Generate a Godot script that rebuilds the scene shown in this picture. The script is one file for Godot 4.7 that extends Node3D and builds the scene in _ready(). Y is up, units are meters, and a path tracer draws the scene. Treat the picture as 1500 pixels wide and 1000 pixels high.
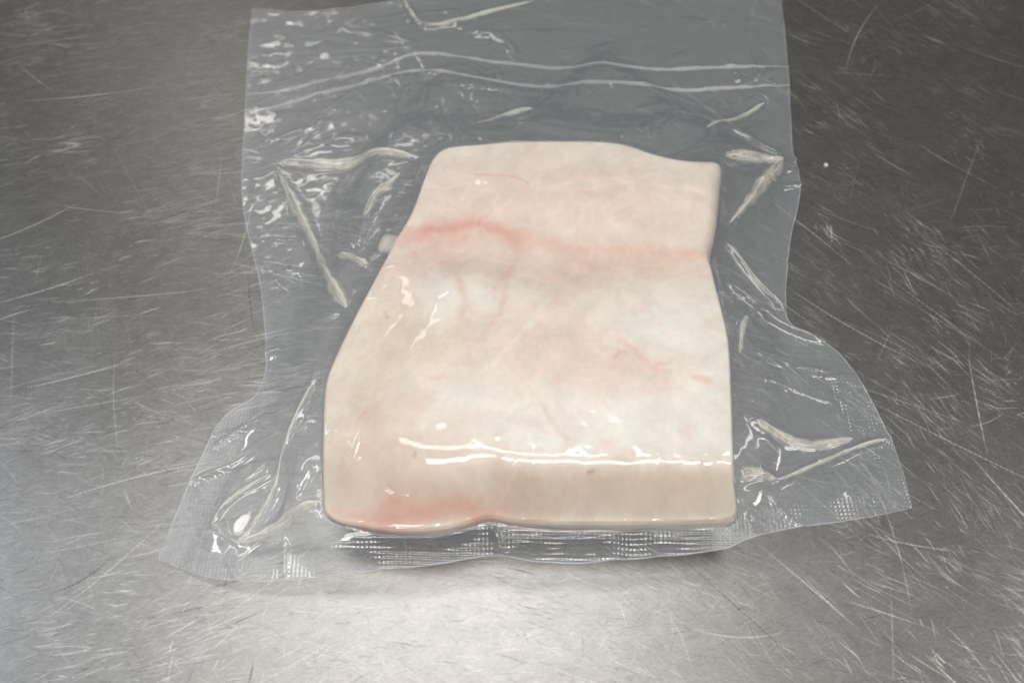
extends Node3D
# A pale fish fillet in a clear vacuum bag on a scratched stainless steel table.
# Plan lists hold millimetres: x, z [, width or height].

const CELL := 0.0006
const X0 := -0.175
const Z0 := -0.255
const NX := 592
const NZ := 612
const MID := 0.024          # height of the bag's seam round the fillet

var edge := PackedVector2Array()      # the fillet's outline in plan
var top_field := PackedFloat32Array()
var bottom_field := PackedFloat32Array()
var used := {}


func _ready() -> void:
	camera_and_light()
	build_tabletop()
	prepare_fields()
	build_fillet()
	build_bag()
	build_small_things()


func camera_and_light() -> void:
	var cam := Camera3D.new()
	cam.name = "Camera"
	add_child(cam)
	cam.position = Vector3(0, 0.3000, 0.1948)
	cam.rotation_degrees = Vector3(-57, 0, 0)
	cam.fov = 45.0
	cam.near = 0.02
	cam.far = 20.0
	var lens := CameraAttributesPhysical.new()
	lens.frustum_focal_length = 28.97
	lens.frustum_focus_distance = 0.30
	lens.frustum_near = 0.02
	lens.frustum_far = 20.0
	lens.exposure_aperture = 11.0
	cam.attributes = lens
	cam.current = true
	var we := WorldEnvironment.new()
	we.name = "Surroundings"
	var e := Environment.new()
	e.background_mode = Environment.BG_COLOR
	e.background_color = Color(0.225, 0.24, 0.265)
	e.tonemap_mode = Environment.TONE_MAPPER_LINEAR
	e.tonemap_exposure = 1.04
	e.sdfgi_enabled = true
	e.ssao_enabled = true
	e.ssil_enabled = true
	we.environment = e
	add_child(we)
	lamp("wide bright ceiling lamp above the bag", Vector3(-0.15, 1.55, -0.32), Vector2(0.95, 0.40), 0.74, Color(1.0, 0.985, 0.96))
	lamp("small ceiling lamp farther back over the table", Vector3(-0.78, 1.6, -1.75), Vector2(0.50, 0.28), 0.19, Color(1.0, 0.98, 0.95))
	lamp("very large dim warm panel added overhead far behind the table", Vector3(0.3, 1.8, -3.4), Vector2(6.0, 4.0), 0.5, Color(1.0, 0.95, 0.87), 0.05)  # made-up panel, brightens what the far steel and film reflect
	lamp("long ceiling lamp behind the photographer", Vector3(0.2, 1.6, 1.0), Vector2(1.5, 0.5), 2.5, Color(1.0, 0.98, 0.95))
	lamp("added unseen lamp to the left of the table", Vector3(-1.6, 1.5, -0.2), Vector2(0.3, 0.9), 0.8, Color(0.93, 0.96, 1.0))  # added side light, there to raise glints on the creases
	lamp("added unseen lamp to the right of the table", Vector3(1.7, 1.5, 0.1), Vector2(0.3, 0.9), 0.8, Color(1.0, 0.98, 0.95))  # no fixture known here; put in for more crease highlights


func lamp(words: String, at: Vector3, size: Vector2, energy: float, tint: Color, glowing := 1.0) -> void:
	var t := thing("ceiling_lamp", words, "ceiling lamp", at, "lamps over the table")  # also serves added lights that have no known fixture
	var box := BoxMesh.new()
	box.size = Vector3(size.x + 0.04, 0.05, size.y + 0.04)
	var h := part("housing", box, flat_material(Color(0.8, 0.8, 0.8), 0.5), t)
	h.position.y = 0.035
	var glow := BoxMesh.new()
	glow.size = Vector3(size.x, 0.008, size.y)
	var gm := flat_material(Color(0.9, 0.9, 0.9), 0.5)
	gm.emission_enabled = true
	gm.emission = tint
	gm.emission_energy_multiplier = glowing
	part("diffuser", glow, gm, t)
	var l := AreaLight3D.new()
	l.name = "light"
	l.area_size = size
	l.light_energy = energy
	l.light_color = tint
	l.shadow_enabled = true
	l.rotation_degrees = Vector3(-90, 0, 0)
	l.position.y = -0.008
	t.add_child(l)


# ---------- helpers ----------

func thing(called: String, words: String, category: String, at := Vector3.ZERO, group := "") -> Node3D:
	var o := Node3D.new()
	o.name = numbered(called)
	o.position = at
	o.set_meta("label", words)
	o.set_meta("category", category)
	if group:
		o.set_meta("group", group)
	add_child(o)
	return o


func numbered(called: String) -> String:
	var n: int = used.get(called, 0)
	used[called] = n + 1
	return called if n == 0 else "%s_%03d" % [called, n]


func part(called: String, m: Mesh, mat: Material, parent: Node) -> MeshInstance3D:
	var o := MeshInstance3D.new()
	o.name = called
	o.mesh = m
	o.material_override = mat
	var n := 1
	while parent.has_node(NodePath(o.name)):
		o.name = "%s_%03d" % [called, n]
		n += 1
	parent.add_child(o)
	return o


func flat_material(c: Color, rough: float) -> StandardMaterial3D:
	var m := StandardMaterial3D.new()
	m.albedo_color = c
	m.roughness = rough
	return m


func film_material(milk: float, rough: float) -> StandardMaterial3D:
	var m := StandardMaterial3D.new()
	m.transparency = BaseMaterial3D.TRANSPARENCY_ALPHA
	m.albedo_color = Color(0.85, 0.89, 0.93, milk)
	m.roughness = rough
	m.cull_mode = BaseMaterial3D.CULL_DISABLED
	return m


func plan(a: Array) -> PackedVector2Array:
	var p := PackedVector2Array()
	for i in a.size() / 2:
		p.append(Vector2(a[i * 2], a[i * 2 + 1]) * 0.001)
	return p


# Catmull-Rom through the points of an array of rows, each row a list of numbers
func smooth_rows(rows: Array, each: int, closed := false) -> Array:
	var out := []
	var n := rows.size()
	for i in (n if closed else n - 1):
		var a: Array = rows[(i - 1 + n) % n] if closed else rows[maxi(i - 1, 0)]
		var b: Array = rows[i]
		var c: Array = rows[(i + 1) % n]
		var d: Array = rows[(i + 2) % n] if closed else rows[mini(i + 2, n - 1)]
		for k in each:
			var r := []
			for j in b.size():
				r.append(cubic_interpolate(b[j], c[j], a[j], d[j], float(k) / each))
			out.append(r)
	if not closed:
		out.append(rows[n - 1])
	return out


func rows_of(a: Array, width: int) -> Array:
	var out := []
	for i in a.size() / width:
		var r := []
		for j in width:
			r.append(a[i * width + j] * 0.001)
		out.append(r)
	return out


func curve(a: Array, count: int) -> PackedVector2Array:   # evenly spaced along its length
	var rows := smooth_rows(rows_of(a, 2), 8)
	var lengths := PackedFloat32Array([0.0])
	for i in range(1, rows.size()):
		lengths.append(lengths[i - 1] + Vector2(rows[i][0] - rows[i - 1][0], rows[i][1] - rows[i - 1][1]).length())
	var out := PackedVector2Array()
	var k := 0
	for i in count + 1:
		var want := lengths[-1] * i / count
		while k < rows.size() - 2 and lengths[k + 1] < want:
			k += 1
		var f := clampf((want - lengths[k]) / maxf(lengths[k + 1] - lengths[k], 1e-9), 0.0, 1.0)
		out.append(Vector2(lerpf(rows[k][0], rows[k + 1][0], f), lerpf(rows[k][1], rows[k + 1][1], f)))
	return out


func noise(seed_: int, wavelength: float, octaves := 3, ridged := false) -> FastNoiseLite:
	var n := FastNoiseLite.new()
	n.seed = seed_
	n.noise_type = FastNoiseLite.TYPE_SIMPLEX_SMOOTH
	n.frequency = 1.0 / wavelength
	n.fractal_type = FastNoiseLite.FRACTAL_RIDGED if ridged else FastNoiseLite.FRACTAL_FBM
	n.fractal_octaves = octaves
	return n


func crumple(seed_: int, wavelength: float) -> FastNoiseLite:      # flat facets that meet in creases
	var n := FastNoiseLite.new()
	n.seed = seed_
	n.noise_type = FastNoiseLite.TYPE_CELLULAR
	n.cellular_return_type = FastNoiseLite.RETURN_DISTANCE
	n.cellular_distance_function = FastNoiseLite.DISTANCE_EUCLIDEAN
	n.cellular_jitter = 1.0
	n.frequency = 1.0 / wavelength
	n.fractal_type = FastNoiseLite.FRACTAL_NONE
	n.domain_warp_enabled = true
	n.domain_warp_amplitude = wavelength * 0.4
	n.domain_warp_frequency = 0.7 / wavelength
	return n


# ---------- the table ----------

func build_tabletop() -> void:
	var side := 2048
	var span := 0.66
	var v := PackedFloat32Array()      # signed scratch marks: above 0 bright, below 0 dark
	v.resize(side * side)
	var r := RandomNumberGenerator.new()
	r.seed = 11
	var mm := side / (span * 1000.0)
	var patchy := noise(6, 300.0, 3)
	for b in 2600:
		# the table was wiped and cut in broad arcs: strokes rise to the right at the left, fall to the right at the right
		var cx := r.randf() * side
		var cy := r.randf() * side
		var wx := (cx / side - 0.5) * 2.0
		var lean := lerpf(-0.26, 0.88, smoothstep(-0.5, 0.55, wx)) + r.randfn() * 0.20
		if r.randf() < 0.1:
			lean = r.randf_range(-1.6, 1.6)
		var many := int(r.randf_range(4, 40))
		var spread_ := r.randf_range(2.0, 14.0) * mm
		var strength := clampf(0.6 + 1.1 * patchy.get_noise_2d(cx, cy), 0.15, 1.3)
		var long := r.randf_range(3.0, 15.0)
		for i in many:
			var bright := strength * r.randf_range(0.08, 0.80) * (0.4 + 0.6 * r.randf())
			if r.randf() < 0.28:
				bright = -bright * 0.7
			stroke(v, side, cx + r.randfn() * spread_, cy + r.randfn() * spread_, lean + r.randfn() * 0.12, long * r.randf_range(0.3, 1.6) * mm, r.randfn() * 0.12, bright, r.randf_range(0.5, 0.95))
	for i in 2200:
		var x := r.randf() * side
		var y := r.randf() * side
		var lean := lerpf(-0.24, 0.85, smoothstep(-0.5, 0.55, (x / side - 0.5) * 2.0)) + r.randfn() * 0.22
		if r.randf() < 0.25:
			lean = r.randf_range(-1.6, 1.6)
		var bright := r.randf_range(0.2, 1.1) * r.randf()
		if r.randf() < 0.16:
			bright = -bright * 0.7
		stroke(v, side, x, y, lean, (8.0 + 75.0 * pow(r.randf(), 2.5)) * mm, r.randfn() * 0.11, bright, r.randf_range(0.5, 1.15))
	var fine := noise(3, 7.0, 2)
	var scuff := noise(5, 26.0, 3)
	var cloud := noise(4, 130.0, 4)
	var albedo := PackedByteArray()
	albedo.resize(side * side * 3)
	var rough := PackedByteArray()
	rough.resize(side * side)
	for y in side:
		for x in side:
			var i := y * side + x
			var s := clampf(v[i], -0.6, 1.2)
			var c := cloud.get_noise_2d(x, y)
			var g := fine.get_noise_2d(x * 0.8 + y * 0.2, y * 1.6) + 0.9 * scuff.get_noise_2d(x * 0.7, y)
			var a := clampf(0.47 + 0.02 * c + 0.045 * g + (0.72 * s if s > 0 else 0.5 * s), 0.08, 0.97)
			albedo[i * 3] = int(sr(a) * 255)
			albedo[i * 3 + 1] = int(sr(a * 0.995) * 255)
			albedo[i * 3 + 2] = int(sr(a * 0.98) * 255)
			rough[i] = int(clampf(0.395 + 0.015 * c + 0.30 * absf(s), 0.1, 1.0) * 255)
	var m := StandardMaterial3D.new()
	m.metallic = 1.0
	m.albedo_texture = ImageTexture.create_from_image(Image.create_from_data(side, side, false, Image.FORMAT_RGB8, albedo))
	m.roughness = 1.0
	m.roughness_texture = ImageTexture.create_from_image(Image.create_from_data(side, side, false, Image.FORMAT_L8, rough))
	m.roughness_texture_channel = BaseMaterial3D.TEXTURE_CHANNEL_RED
	m.detail_enabled = true
	m.detail_blend_mode = BaseMaterial3D.BLEND_MODE_MUL
	m.detail_uv_layer = BaseMaterial3D.DETAIL_UV_2
	m.uv2_scale = Vector3(3.3, 3.3, 3.3)
	m.detail_albedo = hairlines()
	var st := SurfaceTool.new()
	st.begin(Mesh.PRIMITIVE_TRIANGLES)
	var half := 0.99
	var k := half / span
	for q in [[-1, -1], [1, -1], [1, 1], [-1, -1], [1, 1], [-1, 1]]:
		st.set_normal(Vector3.UP)
		st.set_uv(Vector2(0.5 + q[0] * k, 0.5 + q[1] * k))
		st.set_uv2(Vector2(0.5 + q[0] * k, 0.5 + q[1] * k).rotated(0.2))
		st.add_vertex(Vector3(q[0] * half, 0.0, q[1] * half))
	var o := part("tabletop", st.commit(), m, self)
	o.set_meta("kind", "structure")
	o.set_meta("label", "scratched stainless steel tabletop under the vacuum bag")


func hairlines() -> Texture2D:      # the finest wiping marks, too fine to follow one by one
	var side := 1024
	var v := PackedFloat32Array()
	v.resize(side * side)
	var r := RandomNumberGenerator.new()
	r.seed = 12
	for i in 15000:
		stroke(v, side, r.randf() * side, r.randf() * side, 0.1 + r.randfn() * 0.6, r.randf_range(6, 60), r.randfn() * 0.10, r.randfn() * 0.13, r.randf_range(0.45, 0.9))
	var bytes := PackedByteArray()
	bytes.resize(side * side * 3)
	for i in side * side:
		var a := int(sr(clampf(0.72 + v[i], 0.25, 1.0)) * 255)
		bytes[i * 3] = a
		bytes[i * 3 + 1] = a
		bytes[i * 3 + 2] = a
	return ImageTexture.create_from_image(Image.create_from_data(side, side, false, Image.FORMAT_RGB8, bytes))


func sr(x: float) -> float:
	return Color(x, x, x).linear_to_srgb().r


func stroke(v: PackedFloat32Array, side: int, x: float, y: float, lean: float, length: float, bend: float, bright: float, wide: float) -> void:
	var n := int(length)
	for k in n:
		var f := float(k) / n
		var taper := sin(PI * f) * (0.75 + 0.25 * sin(f * 40.0 + x))
		var px := int(x)
		var py := int(y)
		for d in [-1, 0, 1, 2]:
			var qx: int = px
			var qy: int = py
			var off := 0.0
			if absf(cos(lean)) > 0.7:
				qy += d
				off = absf(qy + 0.5 - y)
			else:
				qx += d
				off = absf(qx + 0.5 - x)
			var w := clampf(wide - off + 0.3, 0.0, 1.0)
			if w > 0.0:
				v[posmod(qy, side) * side + posmod(qx, side)] += bright * taper * w
		x += cos(lean)
		y += sin(lean)
		lean += bend / n * 2.0


# ---------- heights of the film and the fillet ----------

func dist_to_edge(p: Vector2) -> float:     # below 0 inside the fillet
	var best := 1e9
	var inside := false
	var n := edge.size()
	var j := n - 1
	for i in n:
		var a := edge[j]
		var b := edge[i]
		var ab := b - a
		var t := clampf((p - a).dot(ab) / ab.length_squared(), 0.0, 1.0)
		best = minf(best, (a + ab * t).distance_squared_to(p))
		if (b.y > p.y) != (a.y > p.y) and p.x < (a.x - b.x) * (p.y - b.y) / (a.y - b.y) + b.x:
			inside = not inside
		j = i
	return -sqrt(best) if inside else sqrt(best)


func spread(marks: Array, p: Vector2, reach: float) -> float:
	var s := 0.0
	var w := 1e-12
	for m in marks:
		var d: float = Vector2(m[0], m[1]).distance_squared_to(p) / (reach * reach)
		var k := 1.0 / (0.03 + d * d)
		s += k * m[2]
		w += k
	return s / w


func soft_spread(marks: Array, p: Vector2, reach: float) -> float:
	var s := 0.0
	var w := 1e-12
	for m in marks:
		var k := exp(-Vector2(m[0], m[1]).distance_squared_to(p) / (reach * reach)) + 1e-9
		s += k * m[2]
		w += k
	return s / w


func finer(g: PackedFloat32Array, wide: int, step: int) -> PackedFloat32Array:      # a coarse grid on the fine one, smoothed
	var f := PackedFloat32Array()
	f.resize(NX * NZ)
	for j in NZ:
		var cj := j / step
		var fz := float(j) / step - cj
		for i in NX:
			var ci := i / step
			var fx := float(i) / step - ci
			var a := cj * wide + ci
			f[j * NX + i] = lerpf(lerpf(g[a], g[a + 1], fx), lerpf(g[a + wide], g[a + wide + 1], fx), fz)
	var r := 2
	var k := 1.0 / (2 * r + 1)
	for times in 2:
		for axis in 2:
			var n := NX if axis == 0 else NZ
			var lines := NZ if axis == 0 else NX
			var hop := 1 if axis == 0 else NX
			var row := PackedFloat32Array()
			row.resize(n)
			for l in lines:
				var first := l * NX if axis == 0 else l
				for q in n:
					row[q] = f[first + q * hop]
				for q in range(r, n - r):
					f[first + q * hop] = (row[q - 2] + row[q - 1] + row[q] + row[q + 1] + row[q + 2]) * k
	return f


func stamp(f: PackedFloat32Array, amount: float, rows: Array, sharp := false) -> void:   # a ridge with a rounded crest along a line
	var line := smooth_rows(rows, 5)
	var acc := {}
	for i in line.size() - 1:
		var a := Vector2(line[i][0], line[i][1])
		var b := Vector2(line[i + 1][0], line[i + 1][1])
		var w: float = maxf(line[i][2], 0.0004)
		var reach := w * 1.3
		var lo := Vector2(minf(a.x, b.x) - reach, minf(a.y, b.y) - reach)
		var hi := Vector2(maxf(a.x, b.x) + reach, maxf(a.y, b.y) + reach)
		var ab := b - a
		for gz in range(maxi(0, int((lo.y - Z0) / CELL)), mini(NZ - 1, int((hi.y - Z0) / CELL) + 1) + 1):
			for gx in range(maxi(0, int((lo.x - X0) / CELL)), mini(NX - 1, int((hi.x - X0) / CELL) + 1) + 1):
				var p := Vector2(X0 + gx * CELL, Z0 + gz * CELL)
				var t := clampf((p - a).dot(ab) / maxf(ab.length_squared(), 1e-12), 0.0, 1.0)
				var d := (a + ab * t).distance_to(p) / w
				if d < 1.3:
					var along := (i + t) / (line.size() - 1)
					var ends := smoothstep(0.0, 0.18, along) * smoothstep(1.0, 0.82, along)
					var h := amount * 0.0014 * (exp(-3.6 * (sqrt(d * d + 0.02) - 0.1414)) * (1.0 - d / 1.3) if sharp else exp(-4.5 * d * d)) * (0.25 + 0.75 * ends)
					var at := gz * NX + gx
					if absf(h) > absf(acc.get(at, 0.0)):
						acc[at] = h
	for at in acc:
		f[at] += acc[at]


func sample(f: PackedFloat32Array, x: float, z: float) -> float:
	var gx := clampf((x - X0) / CELL, 0.0, NX - 1.01)
	var gz := clampf((z - Z0) / CELL, 0.0, NZ - 1.01)
	var i := int(gx)
	var j := int(gz)
	var fx := gx - i
	var fz := gz - j
	var at := j * NX + i
	return lerpf(lerpf(f[at], f[at + 1], fx), lerpf(f[at + NX], f[at + NX + 1], fx), fz)


var body_top := PackedFloat32Array()
var body_bottom := PackedFloat32Array()


func smooth_max(a: float, b: float, k: float) -> float:
	var h := clampf(0.5 + 0.5 * (a - b) / k, 0.0, 1.0)
	return lerpf(b, a, h) + k * h * (1.0 - h)


func prepare_fields() -> void:
	for r in smooth_rows(rows_of([-66.5, 86, -65, 88.5, -59.6, 91.2, -52.3, 92.5, -43.9, 94, -34.4, 94.4, -23.7, 93.5, -15.5, 91.5, -8.4, 89.5, -1.2, 90.7, 9.5, 91.7, 35.7, 92, 59.6, 91.7, 72.7, 91.2, 77.6, 90.5, 78.7, 88.1, 77.5, 83.8, 76.7, 78.8, 79.5, 55, 82.7, 26, 82.7, 11.2, 82.2, -5.3, 82.8, -19.9, 88.3, -39.2, 92.5, -58.9, 95.5, -73.5, 95.5, -77.6, 91, -77.9, 76.9, -77.7, 63.3, -79.5, 52.8, -83.4, 40.5, -86, 15.6, -86.5, -12.5, -86, -29.6, -84.4, -36.4, -77, -39.8, -63.4, -43.9, -44.2, -50.2, -27.6, -56, -6.7, -61.6, 10.7, -66.7, 26.5, -70, 40.9, -69.5, 52.9, -68.3, 65.6, -67.4, 76.9], 2), 4, true):
		edge.append(Vector2(r[0], r[1]))
	var level_marks := rows_of([-150.6, -226.5, 6, -143.6, -172.6, 6, -138, -136.5, 7, -134.1, -108.2, 8, -129.1, -79.7, 9, -124.3, -61.6, 10, -118.6, -45.2, 10, -111.7, -25.8, 10, -106.9, -8.2, 9, -103.6, 8.6, 8, -102.3, 21.3, 7, -104.9, 31.1, 6, -113.4, 36.2, 5, -118.9, 43.4, 4, -121.9, 55.4, 4, -125.2, 68, 3, -128, 80.5, 2, -130.8, 96.8, 1, -130.8, 96.8, 1, -120.7, 100.5, 3, -110.7, 103.9, 5, -99.9, 105.9, 7, -89.5, 106.8, 9, -72.2, 106.4, 11, -52.7, 105.4, 13, -35.9, 104.6, 14.5, -21.6, 102.7, 14.5, -8.4, 100.9, 15, 7.2, 102.4, 15, 24, 102.8, 15, 43.2, 101.4, 15, 60.2, 100.4, 15, 74.7, 98.8, 15.5, 81.8, 95.8, 18, 89.2, 93.4, 19, 98.9, 91.2, 20, 113.8, 89.2, 20, 128.9, 86.9, 20, 143.9, 83.6, 20, 156.9, -233, 6, 153.3, -201.7, 6, 148.3, -165.8, 7, 143.1, -132.8, 8, 138.6, -106.1, 10, 137.6, -87.9, 12, 135.7, -75.9, 13, 131.4, -61.9, 12, 126.4, -48.4, 11, 121.4, -29.6, 10, 117.8, -12.9, 10, 116.9, -3.2, 11, 121.5, 3, 13, 128.7, 9.4, 16, 134.1, 17.6, 17, 138.4, 29.7, 18, 141.6, 42.3, 18, 144.2, 56.4, 18, 144.6, 70.2, 19, 143.9, 83.6, 20, -70.1, -171.3, 7, 3.7, -175.4, 6, 92.2, -171.3, 7, 4, -233, 6, 83.4, -233, 6, -96.3, -48.4, 11, -99.6, -95.7, 11, 118.7, -93.7, 13, 110.6, -45.9, 14, -17.5, -138.5, 12, 52.4, -137.3, 13, -88.5, 50, 8, -95.8, 72.4, 7, -78.1, 95.8, 13, -101.4, 91.1, 7, 114.1, 42.7, 17, 108.3, 69.4, 19, -87.1, -130.6, 10, -66.5, 86, 24, -65, 88.5, 24, -59.6, 91.2, 24, -52.3, 92.5, 24, -43.9, 94, 24, -34.4, 94.4, 24, -23.7, 93.5, 24, -15.5, 91.5, 24, -8.4, 89.5, 24, -1.2, 90.7, 24, 9.5, 91.7, 24, 35.7, 92, 24, 59.6, 91.7, 24, 72.7, 91.2, 24, 77.6, 90.5, 24, 78.7, 88.1, 24, 77.5, 83.8, 24, 76.7, 78.8, 24, 79.5, 55, 24, 82.7, 26, 24, 82.7, 11.2, 24, 82.2, -5.3, 24, 82.8, -19.9, 24, 88.3, -39.2, 24, 92.5, -58.9, 24, 95.5, -73.5, 24, 95.5, -77.6, 24, 91, -77.9, 24, 76.9, -77.7, 24, 63.3, -79.5, 24, 52.8, -83.4, 24, 40.5, -86, 24, 15.6, -86.5, 24, -12.5, -86, 24, -29.6, -84.4, 24, -36.4, -77, 24, -39.8, -63.4, 24, -43.9, -44.2, 24, -50.2, -27.6, 24, -56, -6.7, 24, -61.6, 10.7, 24, -66.7, 26.5, 24, -70, 40.9, 24, -69.5, 52.9, 24, -68.3, 65.6, 24, -67.4, 76.9, 24, -65.7, 87.2, 24, -62.3, 89.9, 24, -56, 91.9, 24, -48.1, 93.2, 24, -39.1, 94.2, 24, -29.1, 94, 24, -19.6, 92.5, 24, -11.9, 90.5, 24, -4.8, 90.1, 24, 4.2, 91.2, 24, 22.6, 91.9, 24, 47.6, 91.9, 24, 66.2, 91.5, 24, 75.2, 90.9, 24, 78.2, 89.3, 24, 78.1, 86, 24, 77.1, 81.3, 24, 78.1, 66.9, 24, 81.1, 40.5, 24, 82.7, 18.6, 24, 82.4, 2.9, 24, 82.5, -12.6, 24, 85.6, -29.5, 24, 90.4, -49, 24, 94, -66.2, 24, 95.5, -75.6, 24, 93.3, -77.8, 24, 84, -77.8, 24, 70.1, -78.6, 24, 58, -81.4, 24, 46.6, -84.7, 24, 28, -86.2, 24, 1.6, -86.2, 24, -21, -85.2, 24, -33, -80.7, 24, -38.1, -70.2, 24, -41.8, -53.8, 24, -47, -35.9, 24, -53.1, -17.1, 24, -58.8, 2, 24, -64.1, 18.6, 24, -68.4, 33.7, 24, -69.8, 46.9, 24, -68.9, 59.2, 24, -67.9, 71.2, 24], 3)
	var height_marks := rows_of([-63.3, 80, 37, -35.3, 69.7, 42.5, 2.3, 81, 44, 34.3, 82, 44, 73.4, 82.1, 43, -67.9, 42, 37, -27, 45.8, 43.5, 24.4, 46.4, 44.5, 76.4, 45.2, 42.5, -51.4, -1.1, 38, -13.2, 6.3, 43.5, 39.4, 6.6, 44, 77.4, 3.7, 40, -43.1, -31.3, 33.5, -17.3, -35.3, 34.5, -2.8, -28.2, 35, 28.1, -21.2, 35.5, 59, -20.5, 35.5, 81.5, -19.5, 34.5, -38.3, -52.2, 36, 0, -50.4, 40, 43.5, -49.5, 41, 86.3, -50.3, 38, -27.8, -79, 34, 15.4, -81.3, 36, 52.1, -78.3, 36, 91.8, -73.5, 34], 3)
	# coarse grids first: distance to the fillet, level of the seam, height of the fillet
	var step := 4
	var cx := NX / step + 2
	var cz := NZ / step + 2
	var dg := PackedFloat32Array()
	var fg := PackedFloat32Array()
	var lg := PackedFloat32Array()
	var hg := PackedFloat32Array()
	var front_line := PackedVector2Array()
	for r in smooth_rows(rows_of([-74.9, 84.7, -65, 88.5, -59.6, 91.2, -52.3, 92.5, -43.9, 94, -34.4, 94.4, -23.7, 93.5, -15.5, 91.5, -8.4, 89.5, -1.2, 90.7, 9.5, 91.7, 35.7, 92, 59.6, 91.7, 72.7, 91.2, 85.9, 91.2], 2), 3):
		front_line.append(Vector2(r[0], r[1]))
	for j in cz:
		for i in cx:
			var p := Vector2(X0 + i * step * CELL, Z0 + j * step * CELL)
			var d := dist_to_edge(p)
			dg.append(d)
			lg.append(soft_spread(level_marks, p, lerpf(0.022, 0.008, smoothstep(0.03, 0.08, p.y))) if d > -0.008 else MID)
			hg.append(soft_spread(height_marks, p, 0.020) if d < 0.006 else 0.03)
			var best := 1e9
			if d < 0.01 and d > -0.035:
				for k in front_line.size() - 1:
					var ab := front_line[k + 1] - front_line[k]
					var u := clampf((p - front_line[k]).dot(ab) / ab.length_squared(), 0.0, 1.0)
					best = minf(best, (front_line[k] + ab * u).distance_to(p))
			fg.append(minf(best, 0.05))
	dg = finer(dg, cx, step)
	fg = finer(fg, cx, step)
	lg = finer(lg, cx, step)
	hg = finer(hg, cx, step)
	var ridges := PackedFloat32Array()
	ridges.resize(NX * NZ)
	for c in crease_lines():
		stamp(ridges, c[0], rows_of(c[1], 3))
	loose_creases(ridges)
	var small := PackedFloat32Array()
	small.resize(NX * NZ)
	for c in fillet_crease_lines():
		stamp(small, c[0], rows_of(c[1], 3))
	cling_creases(small)
	var broad := noise(21, 0.045, 2)
	var ridged := noise(22, 0.03, 2, true)
	var crinkle := noise(27, 0.011, 2, true)
	var facets := crumple(28, 0.034)
	var facets_low := crumple(29, 0.030)
	var small_facets := crumple(30, 0.013)
	var tiny := noise(23, 0.006, 2)
	var flesh := noise(24, 0.030, 3)
	var ragged := noise(41, 0.014, 3)
	var fibre := noise(25, 0.008, 2)
	var under := noise(26, 0.026, 2, true)
	for f in [top_field, bottom_field, body_top, body_bottom]:
		f.resize(NX * NZ)
	for j in NZ:
		var z := Z0 + j * CELL
		for i in NX:
			var x := X0 + i * CELL
			var at := j * NX + i
			var d := dg[at]
			var level := lg[at]
			var tall := hg[at]
			var out := smoothstep(0.0, 0.006, d)
			var top: float
			var low: float
			if d < 0.0:
				# the front face slopes, the sides are steep
				var t := clampf(-d / lerpf(0.0024, 0.009, smoothstep(0.05, 0.09, x) * smoothstep(-0.01, -0.03, z)), 0.0, 1.0)
				var prof := pow(1.0 - pow(1.0 - t, 2.6), 0.42)
				var leftness := smoothstep(0.0, -0.055, x)
				prof = -smooth_max(-prof, -fg[at] / lerpf(0.0135, 0.021, leftness), lerpf(0.28, 0.42, leftness)) if fg[at] < 0.035 else prof
				prof = clampf(prof, 0.0, 1.0)
				var bump := 0.00035 * flesh.get_noise_2d(x, z) + 0.00004 * fibre.get_noise_2d(x * 1.0, z * 0.5)
				var crest := (fg[at] - 0.0135) / 0.007
				bump += (0.0004 + 0.0004 * smoothstep(0.01, 0.04, x)) * ragged.get_noise_2d(x, z * 0.7) * exp(-crest * crest)
				top = MID + (tall + bump * t - MID) * prof
				low = MID - (MID - 0.0018) * pow(1.0 - pow(1.0 - clampf(-d / 0.014, 0.0, 1.0), 2.4), 0.5)
			else:
				top = MID - d * 3.0
				low = MID + d * 3.0
			body_top[at] = top
			body_bottom[at] = low
			var calm := lerpf(0.10, 0.6, smoothstep(-0.12, -0.02, z))
			var wr := out * (0.0007 * broad.get_noise_2d(x, z) + 0.0003 * ridged.get_noise_2d(x, z) + 0.0018 * facets.get_noise_2d(x, z) * calm + 0.00035 * small_facets.get_noise_2d(x, z) * calm) + 0.000012 * smoothstep(0.030, 0.015, fg[at]) * tiny.get_noise_2d(x, z)
			var tent := 0.010 * exp(-maxf(d, 0.0) / 0.007) * smoothstep(0.075, 0.045, z)
			var sheet := level + wr + ridges[at] * out + tent
			top_field[at] = maxf(smooth_max(sheet, top + 0.0009 + small[at], lerpf(0.004, 0.0006, smoothstep(0.03, 0.07, z))), 0.0016)
			var lower := level - 0.0009 + out * (0.0007 * broad.get_noise_2d(x, z) - 0.0005 * under.get_noise_2d(x, z) - 0.0007 * facets_low.get_noise_2d(x, z)) - 0.35 * ridges[at] * out
			bottom_field[at] = clampf(-smooth_max(-lower, -(low - 0.0004), 0.001), 0.0006, top_field[at] - 0.0004)


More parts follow.
